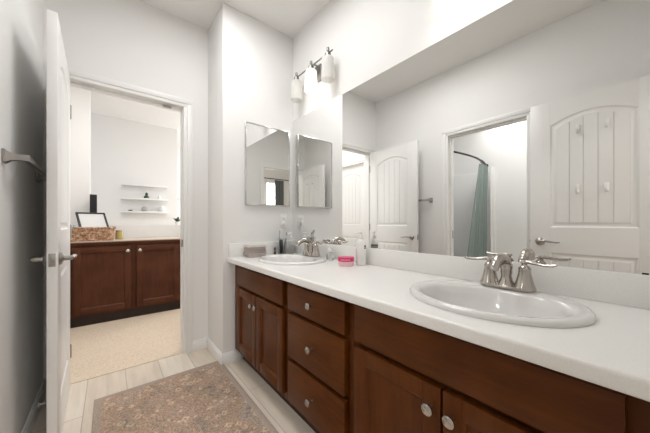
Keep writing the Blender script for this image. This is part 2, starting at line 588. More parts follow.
def arch_outline(x0, x1, z0, zs, zc, d, n=14):
    """panel outline inset by d: shoulder height zs, crown height zc."""
    x0, x1, z0, zs, zc = x0 + d, x1 - d, z0 + d, zs - d, zc - d
    pts = [(x0, z0), (x1, z0)]
    for k in range(n + 1):
        u = k / n
        x = x1 + (x0 - x1) * u
        pts.append((x, zs + (zc - zs) * (1 - (2 * u - 1) ** 2)))
    return pts


def panel_door(name, label, w, h, loc, rz, levers=(1, 1), hooks=False, category='door', hz=0.915, reach=0.047):
    root = thing(name, label, category, loc, rz, kind='structure')
    t = 0.035
    st = 0.128
    pu = (st, w - st, 1.03, h - 0.19, h - 0.125)       # upper panel
    pl = (st, w - st, 0.21, 0.83, 0.83)                # lower panel
    mb = MB()
    mb.box(0, 0, 0, st, t, h, 0.0015)
    mb.box(w - st, 0, 0, w, t, h, 0.0015)
    mb.box(st - 0.001, 0, 0, w - st + 0.001, t, pl[2])
    mb.box(st - 0.001, 0, pl[3], w - st + 0.001, t, pu[2])
    arc = arch_outline(*pu, 0.0)[2:]
    top = [(w - st + 0.001, h)] + [(w - st + 0.001, pu[3])] + arc[1:-1] + [(st - 0.001, pu[3])] + [(st - 0.001, h)]
    mb.prism(top, 0, t)
    mb.box(st, 0.0080, pl[2], w - st, t - 0.0080, h - 0.12)
    leaf = mb.build('leaf', M['door'], root)
    for nm, P in (('upper_panel', pu), ('lower_panel', pl)):
        mb = MB()
        for y0, s in ((0.0, 1), (t, -1)):
            L = []
            for d, y in ((0.0, 0.0), (0.003, 0.002), (0.009, 0.0068), (0.018, 0.0078), (0.023, 0.0070), (0.036, 0.0026)):
                L.append([(x, y0 + s * y, z) for x, z in arch_outline(*P, d)])
            mb.rings(L)
            # raised field made of planks with narrow grooves
            d = 0.0365
            x0, x1, z0, zs, zc = P[0] + d, P[1] - d, P[2] + d, P[3] - d, P[4] - d
            nb = 5
            pw = (x1 - x0) / nb
            zt = lambda x: zs + (zc - zs) * (1 - (2 * (x - x0) / (x1 - x0) - 1) ** 2)
            for k in range(nb):
                a, b = x0 + k * pw + (0.0018 if k else 0), x0 + (k + 1) * pw - (0.0018 if k < nb - 1 else 0)
                poly = [(a, z0), (b, z0)] + [(b + (a - b) * q / 5, zt(b + (a - b) * q / 5)) for q in range(6)]
                ya, yb = sorted((y0 + s * 0.0026, y0 + s * 0.0095))
                mb.prism(poly, ya, yb, 'xz', 0.0009)
        bmesh.ops.recalc_face_normals(mb.bm, faces=mb.bm.faces)
        mb.build(nm, M['door'], root, True, 20)
    # lever handles, latch plate, hinges
    hx = w - 0.065
    for s, on in zip((-1, 1), levers):
        if not on:
            continue
        y0 = 0.0 if s < 0 else t
        mb = MB()
        ax = '-y' if s < 0 else 'y'
        mb.lathe([(0, 0.0), (0.031, 0.0), (0.032, 0.004), (0.028, 0.010), (0.016, 0.014), (0.0115, 0.018), (0.0115, reach - 0.002), (0.0, reach)], (hx, y0, hz), ax, 24)
        yy = y0 + s * reach
        mb.tube([(hx + 0.004, yy, hz), (hx - 0.01, yy + s * 0.003, hz + 0.003), (hx - 0.04, yy + s * 0.004, hz + 0.006), (hx - 0.075, yy + s * 0.002, hz),
                 (hx - 0.105, yy, hz - 0.004), (hx - 0.125, yy, hz - 0.001)], [0.008, 0.0115, 0.0095, 0.0085, 0.0075, 0.005], 12, 0.8)
        o = mb.build('lever_handle', M['nickel_dark'], root)
        o['label'] = 'satin nickel lever handle'
    mb = MB().box(w - 0.001, 0.006, hz - 0.03, w + 0.0015, t - 0.006, hz + 0.03, 0.001)
    mb.box(w, 0.0125, hz - 0.009, w + 0.009, t - 0.0125, hz + 0.009, 0.003)
    mb.build('latch_plate', M['nickel_dark'], root)['label'] = 'nickel latch plate'
    for z in (0.22, h / 2, h - 0.22):
        MB().lathe([(0, -0.045), (0.006, -0.045), (0.006, 0.045), (0, 0.045)], (-0.004, t + 0.001, z), 'z', 12).build('hinge', M['nickel_dark'], root)
    if hooks:
        for z in (1.755, 1.305):
            for x in (0.275, 0.425):
                mb = MB()
                mb.box(x - 0.012, -0.006, z - 0.015, x + 0.012, 0.0, z + 0.045, 0.005)
                mb.tube([(x, -0.003, z + 0.005), (x, -0.010, z - 0.012), (x, -0.022, z - 0.018), (x, -0.032, z - 0.008), (x, -0.034, z + 0.008)], [0.008, 0.008, 0.007, 0.006, 0.004], 10)
                hk = mb.build('coat_hook', M['white_plastic'])
                hk.matrix_world = root.matrix_basis @ hk.matrix_world
                yield_hooks.append(hk)
    return root


yield_hooks = []
panel_door('door_1', 'open white panel door standing against the towel bar wall', 0.722, 2.02, (-0.237, YD - 0.002, 0.006), R(-90 + 1.5), hz=0.90)
panel_door('door_2', 'white arched panel door with four white hooks reflected in the long mirror', 0.712, 2.026, (-0.166, -0.078, 0.008), R(90), hooks=True, reach=0.034)
panel_door('door_3', 'closed white arched panel door across the hall seen in the long mirror', 0.708, 2.015, (-0.60, 2.846, 0.008), R(90))
hook_labels = ['white adhesive hook high on the door, nearer its hinges', 'white adhesive hook high on the door, above the lever side',
               'lower white adhesive hook on the door, nearer its hinges', 'lower white adhesive hook on the door, on the lever side']
for hk, tx in zip(yield_hooks, hook_labels):
    tag(hk, tx, 'hook', 'white hooks on the arched door')

# door stop behind the open door
ds = thing('door_stop', 'small white spring door stop at the baseboard behind the open door', 'door stop', (XL + 0.014, 2.16, 0.055))
MB().lathe([(0, 0), (0.014, 0), (0.014, 0.004), (0.006, 0.007), (0.0055, 0.045)], (0, 0, 0), 'x', 16).build('stem', M['white_plastic'], ds)
MB().lathe([(0.0, 0.044), (0.010, 0.044), (0.011, 0.058), (0.008, 0.064), (0, 0.065)], (0, 0, 0), 'x', 16).build('tip', M['rubber'], ds)

# ------------------------------------------------------------------ cabinets


def knob_mb(x, y, z):
    """round knob pointing to local -y"""
    return MB().lathe([(0, 0), (0.007, 0), (0.0065, 0.004), (0.0045, 0.010), (0.0055, 0.016), (0.0135, 0.021), (0.0170, 0.025), (0.0165, 0.029), (0.0115, 0.033), (0, 0.034)], (x, y, z), '-y', 20)


def shaker(parent, name, x0, x1, z0, z1, y, mv, mh, fr=0.058, knob=None, km=None):
    """framed door with a recessed panel; front face at local y (facing -y), thickness 0.02"""
    t = 0.028
    mb = MB()
    mb.box(x0, y, z0, x0 + fr, y + t, z1, 0.0015)
    mb.box(x1 - fr, y, z0, x1, y + t, z1, 0.0015)
    mb.box(x0 + fr, y, z0, x1 - fr, y + t, z0 + fr, 0.001)
    mb.box(x0 + fr, y, z1 - fr, x1 - fr, y + t, z1, 0.001)
    a = [(x0 + fr, z0 + fr), (x1 - fr, z0 + fr), (x1 - fr, z1 - fr), (x0 + fr, z1 - fr)]
    L = []
    for d, yy in ((0, 0.001), (0.003, 0.003), (0.007, 0.011), (0.009, 0.0125)):
        L.append([(a[0][0] + d, y + yy, a[0][1] + d), (a[1][0] - d, y + yy, a[1][1] + d), (a[2][0] - d, y + yy, a[2][1] - d), (a[3][0] + d, y + yy, a[3][1] - d)])
    mb.rings(L)
    d = mb.build(name, mv, parent)
    MB().box(x0 + fr - 0.004, y + 0.0122, z0 + fr - 0.004, x1 - fr + 0.004, y + t - 0.003, z1 - fr + 0.004).build('door_panel', mv, d)
    if knob:
        knob_mb(knob[0], y, knob[1]).build('knob', km, d)['label'] = 'brushed nickel knob'
    return d


def slab(parent, name, x0, x1, z0, z1, y, m_, knob=None):
    d = MB().box(x0, y, z0, x1, y + 0.028, z1, 0.003, 2).build(name, m_, parent)
    if knob:
        knob_mb(knob[0], y, knob[1]).build('knob', M['nickel'], d)['label'] = 'brushed nickel knob'
    return d


def carcass(parent, x0, x1, depth, z0, z1, rails, stiles, mv, toe=0.07):
    """open-topped box with a face frame; rails: (xa, xb, za, zb); stiles: (xa, xb)"""
    mb = MB()
    for a, b in stiles:
        mb.box(a, 0.008, z0, b, 0.028, z1, 0.0008)
    for a, b, c, d in rails:
        mb.box(a, 0.0085, c, b, 0.0275, d)
    mb.box(x0, 0.028, z0, x0 + 0.016, depth, z1)
    mb.box(x1 - 0.016, 0.028, z0, x1, depth, z1)
    mb.box(x0 + 0.016, 0.028, z0, x1 - 0.016, depth, z0 + 0.016)
    mb.box(x0 + 0.016, depth - 0.008, z0, x1 - 0.016, depth, z1)
    o = mb.build('carcass', mv, parent)
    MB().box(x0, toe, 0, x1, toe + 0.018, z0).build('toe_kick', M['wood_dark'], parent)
    return o


FX = 0.748      # face frame plane of the vanity
ZC = 0.811      # counter top height
ZU = 0.773      # underside


def vanity_unit(label, y_hi, y_lo, name):
    """local x = y_hi - Y, local -y faces the room"""
    return thing(name, label, 'cabinet', (FX, y_hi, 0), R(-90), 'built-in vanity cabinets')


# left sink base
u = vanity_unit('dark cherry double-door sink base at the wall end under the far sink', 2.034, 1.238, 'vanity_cabinet')
wd = 2.034 - 1.238
carcass(u, 0, wd, 0.53, 0.10, ZU, [(0.09, wd - 0.02, 0.10, 0.155), (0.09, wd - 0.02, 0.59, 0.625), (0.09, wd - 0.02, 0.735, ZU)],
        [(0, 0.115), (wd - 0.045, wd)], M['wood_v'])
lx = lambda Y: 2.034 - Y
slab(u, 'false_drawer_front', lx(1.932), lx(1.267), 0.621, 0.752, -0.020, M['wood_h'])
shaker(u, 'door', lx(1.932), lx(1.603), 0.140, 0.600, -0.020, M['wood_v'], M['wood_h'], 0.055, (lx(1.632), 0.535), M['nickel'])
shaker(u, 'door', lx(1.596), lx(1.267), 0.140, 0.600, -0.020, M['wood_v'], M['wood_h'], 0.055, (lx(1.568), 0.535), M['nickel'])
# drawers
u = vanity_unit('dark cherry bank of three drawers between the two sink bases', 1.237, 0.746, 'vanity_cabinet')
wd = 1.237 - 0.746
carcass(u, 0, wd, 0.53, 0.10, ZU, [(0.02, wd - 0.02, 0.10, 0.15), (0.02, wd - 0.02, 0.355, 0.37), (0.02, wd - 0.02, 0.59, 0.625), (0.02, wd - 0.02, 0.735, ZU)],
        [(0, 0.04), (wd - 0.04, wd)], M['wood_v'])
lx = lambda Y: 1.237 - Y
for z0, z1 in ((0.621, 0.752), (0.374, 0.600), (0.140, 0.353)):
    slab(u, 'drawer', lx(1.209), lx(0.774), z0, z1, -0.020, M['wood_h'], (lx(0.9915), (z0 + z1) / 2 + 0.003))
# right sink base
u = vanity_unit('dark cherry double-door sink base under the near sink', 0.745, -0.115, 'vanity_cabinet')
wd = 0.745 + 0.115
carcass(u, 0, wd, 0.53, 0.10, ZU, [(0.02, wd - 0.1, 0.10, 0.155), (0.02, wd - 0.1, 0.59, 0.625), (0.02, wd - 0.1, 0.735, ZU)],
        [(0, 0.04), (wd - 0.16, wd)], M['wood_v'])
lx = lambda Y: 0.745 - Y
slab(u, 'false_drawer_front', lx(0.719), lx(0.029), 0.621, 0.758, -0.020, M['wood_h'])
shaker(u, 'door', lx(0.719), lx(0.3775), 0.140, 0.600, -0.020, M['wood_v'], M['wood_h'], 0.055, (lx(0.404), 0.540), M['nickel'])
shaker(u, 'door', lx(0.3705), lx(0.029), 0.140, 0.600, -0.020, M['wood_v'], M['wood_h'], 0.055, (lx(0.342), 0.540), M['nickel'])

# ------------------------------------------------------------------ counter with two oval cut-outs
SINKS = [(1.000, 1.60), (1.000, 0.354)]
AX, AY = 0.222, 0.262


def ellipse(cx, cy, ax, ay, z, n=64):
    return [(cx + ax * math.cos(2 * PI * k / n), cy + ay * math.sin(2 * PI * k / n), z) for k in range(n)]


CF = 0.699
bm = bmesh.new()
edges = []
CY0, CY1, CX0, CX1 = YB + 0.001, YE - 0.001, CF + 0.008, W - 0.001
outer = [(CX0, CY0), (CX1, CY0), (CX1, CY1), (CX0, CY1)]
vs = [bm.verts.new((x, y, ZC)) for x, y in outer]
edges += [bm.edges.new((vs[k], vs[(k + 1) % 4])) for k in range(4)]
for cx, cy in SINKS:
    vs = [bm.verts.new(p) for p in ellipse(cx, cy, AX - 0.018, AY - 0.018, ZC)]
    edges += [bm.edges.new((vs[k], vs[(k + 1) % 64])) for k in range(64)]
bmesh.ops.triangle_fill(bm, use_beauty=True, use_dissolve=False, edges=edges, normal=(0, 0, 1))
ex = bmesh.ops.extrude_face_region(bm, geom=list(bm.faces))
for v in ex['geom']:
    if isinstance(v, bmesh.types.BMVert):
        v.co.z = ZU
bmesh.ops.recalc_face_normals(bm, faces=bm.faces)
mb = MB()
mb._merge(bm)
prof = [(CX0, ZC), (CF + 0.004, ZC - 0.0012), (CF + 0.0012, ZC - 0.004), (CF, ZC - 0.009), (CF, ZU + 0.003), (CF + 0.003, ZU), (CX0, ZU)]
t = MB().prism(prof, CY0, CY1, 'xz')
mb._merge(t.bm)
top = mb.build('countertop', M['white_top'])
tag(top, 'long white solid countertop running over the dark vanity cabinets', 'countertop')
MB().box(W - 0.021, CY0, ZC, W - 0.001, CY1, 0.914, 0.003).build('backsplash', M['white_top'], top)
MB().box(CF + 0.004, CY1 - 0.020, ZC, W - 0.021, CY1, 0.914, 0.003).build('side_splash', M['white_top'], top)

# ------------------------------------------------------------------ sinks


def sink(cx, cy, label):
    root = thing('sink', label, 'sink', (cx, cy, ZC), 0, 'oval drop-in sinks')
    sh = -0.030
    L = []
    # (offset of centre in x, ax, ay, z)
    for ox, ax, ay, z in ((0, AX, AY, 0.0005), (0, AX + 0.001, AY + 0.001, 0.008), (0, AX - 0.004, AY - 0.004, 0.015), (0, AX - 0.014, AY - 0.014, 0.0175),
                          (sh * 0.6, AX - 0.043, AY - 0.036, 0.0165), (sh, AX - 0.056, AY - 0.048, 0.012), (sh, AX - 0.063, AY - 0.056, 0.003),
                          (sh, AX - 0.072, AY - 0.066, -0.020), (sh, AX - 0.086, AY - 0.084, -0.060), (sh, AX - 0.112, AY - 0.118, -0.098),
                          (sh, AX - 0.150, AY - 0.170, -0.120), (sh, 0.045, 0.05, -0.128), (sh, 0.023, 0.023, -0.131)):
        L.append(ellipse(ox, 0, ax, ay, z))
    mb = MB().rings(L)
    # underside shell
    U = [ellipse(0, 0, AX, AY, 0.0005), ellipse(0, 0, AX - 0.024, AY - 0.024, 0.0004), ellipse(sh, 0, AX - 0.062, AY - 0.058, -0.030),
         ellipse(sh, 0, AX - 0.100, AY - 0.105, -0.110), ellipse(sh, 0, 0.05, 0.055, -0.138), ellipse(sh, 0, 0.023, 0.023, -0.139)]
    mb.rings(U[::-1])
    mb.build('basin', M['porcelain'], root, True, 60)
    MB().lathe([(0, -0.001), (0.010, 0.0), (0.020, 0.001), (0.0225, -0.001), (0.0225, -0.006)], (sh, 0, -0.1295), 'z', 24).build('drain', M['nickel'], root)
    # overflow mark printed on the back rim
    mb = MB()
    for k in range(5):
        y = 0.012 - k * 0.006
        mb.box(0.142, y - 0.0018, 0.0166, 0.1465, y + 0.0018, 0.0176)
    mb.build('logo', M['grey_print'], root)
    return root


sink(*SINKS[0], 'white oval drop-in sink near the mirrored cabinet wall')
sink(*SINKS[1], 'white oval drop-in sink in the near half of the countertop')

# ------------------------------------------------------------------ faucets


def faucet(x, y, label):
    r = thing('faucet', label, 'faucet', (x, y, ZC + 0.0172), 0, 'two-handle nickel faucets')
    # oval base plate
    MB().lathe([(0, 0), (1.0, 0), (1.0, 0.005), (0.93, 0.010), (0, 0.012)], (0, 0, 0), 'z', 40, 0.030, 0.082).build('base_plate', M['nickel'], r)
    # spout body and gooseneck
    mb = MB().lathe([(0, 0.006), (0.029, 0.006), (0.027, 0.014), (0.019, 0.026), (0.0155, 0.040), (0.0165, 0.058), (0.0190, 0.072), (0.0175, 0.082), (0.010, 0.09)], (0, 0, 0), 'z', 24)
    ctrl = [(0, 0.050), (-0.001, 0.076), (-0.014, 0.096), (-0.042, 0.107), (-0.070, 0.106), (-0.094, 0.096), (-0.108, 0.082), (-0.113, 0.074)]
    pts, rad = [], []
    for k in range(len(ctrl) - 1):
        p0, p1, p2, p3 = (Vector(ctrl[min(max(k + q, 0), len(ctrl) - 1)]) for q in (-1, 0, 1, 2))
        for q in range(4):
            u_ = q / 4
            v_ = 0.5 * ((2 * p1) + (p2 - p0) * u_ + (2 * p0 - 5 * p1 + 4 * p2 - p3) * u_ ** 2 + (3 * p1 - p0 - 3 * p2 + p3) * u_ ** 3)
            pts.append((v_.x, 0, v_.y))
            rad.append(0.0175 - 0.0055 * (k + u_) / (len(ctrl) - 1))
    pts.append((-0.113, 0, 0.074))
    rad.append(0.0125)
    mb.tube(pts, rad, 16)
    mb.build('spout', M['nickel'], r)
    MB().lathe([(0, 0.0), (0.0055, 0.002), (0.007, 0.010), (0.004, 0.016), (0, 0.018)], (0.030, 0, 0.010), 'z', 12).build('lift_rod', M['nickel'], r)
    for s in (-1, 1):
        h = MB().lathe([(0, 0.004), (0.031, 0.004), (0.031, 0.010), (0.028, 0.016), (0.027, 0.018), (0.022, 0.036), (0.0175, 0.056), (0.0165, 0.066), (0.0175, 0.068), (0.0170, 0.074),
                        (0.011, 0.081), (0.0, 0.083)], (0, s * 0.0515, 0), 'z', 24).build('handle', M['nickel'], r)
        yy = s * 0.0515
        mb = MB().lathe([(0, 0.080), (0.0095, 0.080), (0.008, 0.086), (0.012, 0.091), (0.009, 0.098), (0, 0.100)], (0, yy, 0), 'z', 20)
        mb.tube([(0.002, yy - s * 0.012, 0.0935), (0, yy + s * 0.012, 0.0945), (-0.004, yy + s * 0.035, 0.091), (-0.008, yy + s * 0.055, 0.0885), (-0.012, yy + s * 0.072, 0.090), (-0.014, yy + s * 0.084, 0.0945)],
                [0.006, 0.009, 0.0075, 0.007, 0.0075, 0.0045], 12, 0.7)
        mb.build('lever', M['nickel'], h)
    r.scale = (1.1, 1.1, 1.1)
    return r


faucet(1.168, 1.60, 'nickel two-handle faucet behind the far sink')
faucet(1.168, 0.346, 'nickel two-handle faucet behind the near sink')

# ------------------------------------------------------------------ mirrors
mir = thing('wall_mirror', 'long frameless mirror over the countertop', 'mirror', (W, 0, 0))
MB().box(-0.006, YB + 0.012, 0.9145, -0.0002, YE - 0.003, 1.981).build('mirror_glass', M['mirror'], mir)
for yy in (0.011, 1.05):
    MB().box(-0.010, yy - 0.007, 0.9142, -0.0062, yy + 0.007, 0.919, 0.001).build('mirror_edge_tab', M['black'] if yy < 0.5 else M['clear'], mir)  # one black and one clear tab at the lower mirror edge

mc = thing('medicine_cabinet', 'mirrored wall cabinet with a chrome edge above the far sink', 'cabinet', (0.825, YE, 1.215))
MB().box(0.004, -0.016, 0.004, 0.406, -0.0005, 0.656).build('cabinet_body', M['white_plastic'], mc)
mb = MB()
f = 0.012
for a in ((0, 0, f, 0.66), (0.41 - f, 0, 0.41, 0.66), (f, 0, 0.41 - f, f), (f, 0.66 - f, 0.41 - f, 0.66)):
    mb.box(a[0], -0.030, a[1], a[2], -0.014, a[3], 0.004, 2)
mb.build('door_frame', M['chrome'], mc)
MB().box(f - 0.001, -0.0265, f - 0.001, 0.41 - f + 0.001, -0.0165, 0.66 - f + 0.001).build('mirror_glass', M['mirror'], mc)

# ------------------------------------------------------------------ vanity lights


def vanity_light(yc, label, power):
    r = thing('vanity_light', label, 'wall light', (W, yc, 0), 0, 'three-shade vanity lights')
    xb, zb = -0.073, 2.284
    MB().box(-0.022, -0.057, zb - 0.105, -0.0003, 0.057, zb + 0.020, 0.004).build('backplate', M['nickel_lamp'], r)
    for s in (-0.035, 0.035):
        MB().tube([(-0.018, s, zb), (xb, s, zb)], 0.006, 10).build('arm', M['nickel_lamp'], r)
    MB().tube([(xb, -0.255, zb), (xb, 0.255, zb)], 0.0055, 12).build('bar', M['nickel_lamp'], r)
    for k, dy in enumerate((0.205, 0.0, -0.205)):
        sh = MB()
        zt = zb - 0.030
        R_ = [(0.020, 0.0), (0.0385, -0.002), (0.0435, -0.009), (0.0455, -0.05), (0.0475, -0.110), (0.0490, -0.153), (0.0485, -0.160),
              (0.0465, -0.158), (0.0460, -0.151), (0.0450, -0.108), (0.0425, -0.05), (0.0405, -0.012), (0.037, -0.006), (0.020, -0.004)]
        sh.lathe(R_, (xb, dy, zt), 'z', 32, closed=True)
        so = sh.build('shade', M['frost'], r)
        so['label'] = 'frosted white glass shade'
        MB().lathe([(0, -0.030), (0.0215, -0.030), (0.0215, -0.002), (0.012, 0.004), (0.0075, 0.010), (0.0085, 0.014), (0.0105, 0.020), (0.0105, 0.036), (0.008, 0.041), (0, 0.042)],
                   (xb, dy, zb), 'z', 20).build('socket_cap', M['nickel_lamp'], so)
        lit = power[k] > 0
        MB().lathe([(0, 0.03), (0.012, 0.03), (0.013, 0.005), (0.024, -0.025), (0.027, -0.045), (0.020, -0.066), (0, -0.073)], (xb, dy, zt - 0.045), 'z', 20).build('bulb', M['bulb'] if lit else M['bulb_off'], so)
        if lit:
            l = bpy.data.lights.new('bulb_light', 'POINT')
            l.energy = power[k]
            l.color = (1.0, 0.975, 0.945)
            l.shadow_soft_size = 0.03
            lo = bpy.data.objects.new('bulb_light', l)
            COL.objects.link(lo)
            lo.location = (xb, dy, zt - 0.140)
            lo.parent = r
    return r


vanity_light(1.66, 'three-shade nickel wall light over the far sink', (0.0, 0.6, 0.0))
vanity_light(0.395, 'three-shade nickel wall light over the near sink', (0.5, 0.5, 0.5))

# ------------------------------------------------------------------ towel bar
tb = thing('towel_bar', 'satin nickel towel bar on the wall behind the open door', 'towel bar', (XL, 1.905, 1.335))
for s in (-1, 1):
    y = s * 0.305
    mb = MB().box(0.0003, y - 0.022, -0.027, 0.008, y + 0.022, 0.027, 0.003)
    mb.rings([[(0.008, y - 0.020, -0.024), (0.008, y + 0.020, -0.024), (0.008, y + 0.020, 0.024), (0.008, y - 0.020, 0.024)],
              [(0.022, y - 0.012, -0.015), (0.022, y + 0.012, -0.015), (0.022, y + 0.012, 0.015), (0.022, y - 0.012, 0.015)],
              [(0.045, y - 0.010, -0.011), (0.045, y + 0.010, -0.011), (0.045, y + 0.010, 0.011), (0.045, y - 0.010, 0.011)],
              [(0.072, y - 0.012, -0.013), (0.072, y + 0.012, -0.013), (0.072, y + 0.012, 0.013), (0.072, y - 0.012, 0.013)]], True)
    mb.build('bracket', M['nickel_dark'], tb)
MB().box(0.052, -0.305, -0.012, 0.070, 0.305, 0.012, 0.003).build('bar', M['nickel_dark'], tb)

# ------------------------------------------------------------------ outlet
ot = thing('wall_outlet', 'white duplex outlet plate under the mirrored cabinet', 'outlet', (1.187, YE, 1.09))
MB().box(-0.036, -0.006, -0.058, 0.036, -0.0003, 0.058, 0.003).build('cover_plate', M['white_plastic'], ot)
for z in (-0.020, 0.020):
    s = MB().box(-0.017, -0.0085, z - 0.014, 0.017, -0.0055, z + 0.014, 0.003).build('socket', M['white_plastic'], ot)
    MB().box(-0.009, -0.0090, z - 0.004, -0.006, -0.0083, z + 0.008).box(0.006, -0.0090, z - 0.004, 0.009, -0.0083, z + 0.008) \
        .box(-0.002, -0.0090, z - 0.010, 0.002, -0.0083, z - 0.006).build('slot', M['grey_print'], s)
pg = tag(MB().box(-0.014, -0.034, -0.034, 0.014, -0.009, -0.006, 0.005).tube([(0, -0.030, -0.02), (0.0, -0.033, -0.05), (0.0, -0.020, -0.10)], 0.003, 8)
         .build('power_plug', M['white_plastic']), 'small white plug in the lower socket of the outlet', 'plug')
pg.location = (1.187, YE, 1.09)

# ------------------------------------------------------------------ things on the counter
# folded wash cloths
cz = ZC
rng = random.Random(3)
names = ['second from the top', 'third from the top', 'fourth from the top', 'at the bottom']
cl = []
for k in range(5):
    mb = MB()
    h = 0.0185
    w2, d2 = 0.074 + rng.uniform(-0.006, 0.006), 0.052 + rng.uniform(-0.004, 0.003)
    mb.box(-w2, -d2, 0.0, w2, d2, h * 0.52, 0.0043, 3)
    mb.box(-w2 + rng.uniform(0, 0.006), -d2 + 0.002, h * 0.48, w2 - rng.uniform(0, 0.008), d2, h, 0.0043, 3)
    for v in mb.bm.verts:
        v.co.z += 0.0016 * math.sin(v.co.x * 60 + k) * (1 if v.co.z > 0.002 else 0)
    o = mb.build('wash_cloth', M['towel_light' if k == 4 else 'towel'])
    o.location = (0.880 + rng.uniform(-0.003, 0.003), 1.942 + rng.uniform(-0.003, 0.003), cz + 0.0004 + k * 0.0192)
    o.rotation_euler = (0, 0, R(rng.uniform(-4, 4)))
    tag(o, 'folded greyish pink wash cloth ' + (('lying on top of the stack' if k == 4 else names[3 - k] + ' of the stack')), 'wash cloth', 'stack of folded cloths by the far sink')

# tumbler with toothbrushes
tm = thing('toothbrush_holder', 'clear tumbler holding toothbrushes beside the far sink', 'tumbler', (1.125, 1.955, ZC))
MB().lathe([(0, 0.0004), (0.030, 0.0004), (0.033, 0.004), (0.036, 0.135), (0.034, 0.135), (0.031, 0.008), (0, 0.008)], (0, 0, 0), 'z', 28).build('tumbler', M['clear'], tm)
for k, (dx, dy, tx, ty, hh, mm, tx2) in enumerate(((-0.015, 0.0, -0.026, 0.002, 0.19, 'grey_glaze', 'grey toothbrush leaning in the clear tumbler'), (0.012, -0.012, 0.020, -0.030, 0.175, 'white_plastic', 'white toothbrush leaning in the clear tumbler'))):
    tbq = thing('toothbrush', tx2, 'toothbrush', (1.125 + dx, 1.955 + dy, ZC + 0.0085))
    MB().tube([(0, 0, 0.003), ((tx - dx) * 0.5, (ty - dy) * 0.5, hh * 0.5), (tx - dx, ty - dy, hh)], [0.0045, 0.005, 0.003], 10).build('brush_handle', M[mm], tbq)
    MB().box(tx - dx - 0.005, ty - dy - 0.013, hh - 0.026, tx - dx + 0.005, ty - dy - 0.0025, hh, 0.002).build('bristles', M['grey_glaze'], tbq)
tp = tag(MB().lathe([(0, 0), (0.011, 0.0), (0.011, 0.020), (0.014, 0.024), (0.016, 0.09), (0.013, 0.115), (0, 0.116)], (0, 0, 0), 'z', 16, 1.0, 0.7).build('toothpaste_tube', M['grey_glaze']),
         'grey toothpaste tube standing inside the clear tumbler', 'toothpaste')
tp.location = (1.125, 1.968, ZC + 0.0085)


def pump_bottle(name, label, cat, loc, prof, body_mat, cap_mat, neck_z, rz=0.0, sx=1.0, sy=1.0, spout=0.03):
    r = thing(name, label, cat, loc, rz)
    MB().lathe(prof, (0, 0, 0), 'z', 28, sx, sy).build('bottle_body', body_mat, r)
    MB().lathe([(0, 0), (0.0125, 0), (0.0125, 0.014), (0.006, 0.016), (0.0045, 0.034), (0, 0.034)], (0, 0, neck_z), 'z', 16).tube(
        [(0.008, 0, neck_z + 0.036), (0, 0, neck_z + 0.038), (-spout, 0, neck_z + 0.036), (-spout - 0.004, 0, neck_z + 0.030)], [0.006, 0.007, 0.0045, 0.003], 10).build('pump', cap_mat, r)
    return r


b = pump_bottle('soap_bottle', 'tall clear pump bottle in the corner between tumbler and mirror', 'bottle', (1.208, 1.950, ZC + 0.0004),
                [(0, 0), (0.026, 0), (0.028, 0.003), (0.028, 0.110), (0.022, 0.124), (0.011, 0.130), (0.011, 0.136), (0, 0.136)], M['clear'], M['white_plastic'], 0.134)
b = thing('small_bottle', 'small clear square bottle with a white cap beside the far faucet', 'bottle', (1.205, 1.428, ZC + 0.0004), R(15))
MB().box(-0.020, -0.022, 0, 0.020, 0.022, 0.056, 0.006, 3).lathe([(0.010, 0.054), (0.010, 0.062), (0, 0.062)], (0, 0, 0), 'z', 16).build('bottle_body', M['liquid'], b)
MB().lathe([(0, 0.060), (0.0135, 0.060), (0.0135, 0.080), (0.012, 0.083), (0, 0.083)], (0, 0, 0), 'z', 20).build('cap', M['white_plastic'], b)
MB().box(-0.0207, -0.012, 0.014, -0.0201, 0.012, 0.017).box(-0.0207, 0.009, 0.017, -0.0201, 0.012, 0.036).build('printed_mark', M['grey_print'], b)

b = pump_bottle('lotion_bottle', 'tall white lotion pump bottle beside the pink jar', 'bottle', (1.214, 1.139, ZC + 0.0004),
                [(0, 0), (0.028, 0), (0.031, 0.004), (0.031, 0.130), (0.027, 0.148), (0.016, 0.158), (0.0125, 0.160), (0.0125, 0.164), (0, 0.164)], M['white_plastic'], M['white_plastic'], 0.164, R(-60), 1.0, 0.8, 0.028)
mb = MB()


def arc_band(mb, r, sx, sy, a0, a1, z0, z1, n=10):
    A = [(r * sx * math.cos(a0 + (a1 - a0) * k / n), r * sy * math.sin(a0 + (a1 - a0) * k / n)) for k in range(n + 1)]
    mb.rings([[(x, y, z0) for x, y in A], [(x, y, z1) for x, y in A]], close=False)


arc_band(mb, 0.0314, 1.0, 0.8, R(-40), R(80), 0.102, 0.110)
arc_band(mb, 0.0314, 1.0, 0.8, R(-40), R(80), 0.112, 0.124)
mb.build('label_band', M['olive'], b)
mb = MB()
for k in range(9):
    arc_band(mb, 0.0313, 1.0, 0.8, R(203), R(214), 0.012 + k * 0.0105, 0.0195 + k * 0.0105, 3)
mb.build('printed_mark', M['grey_print'], b)['label'] = 'line of small grey upright print'

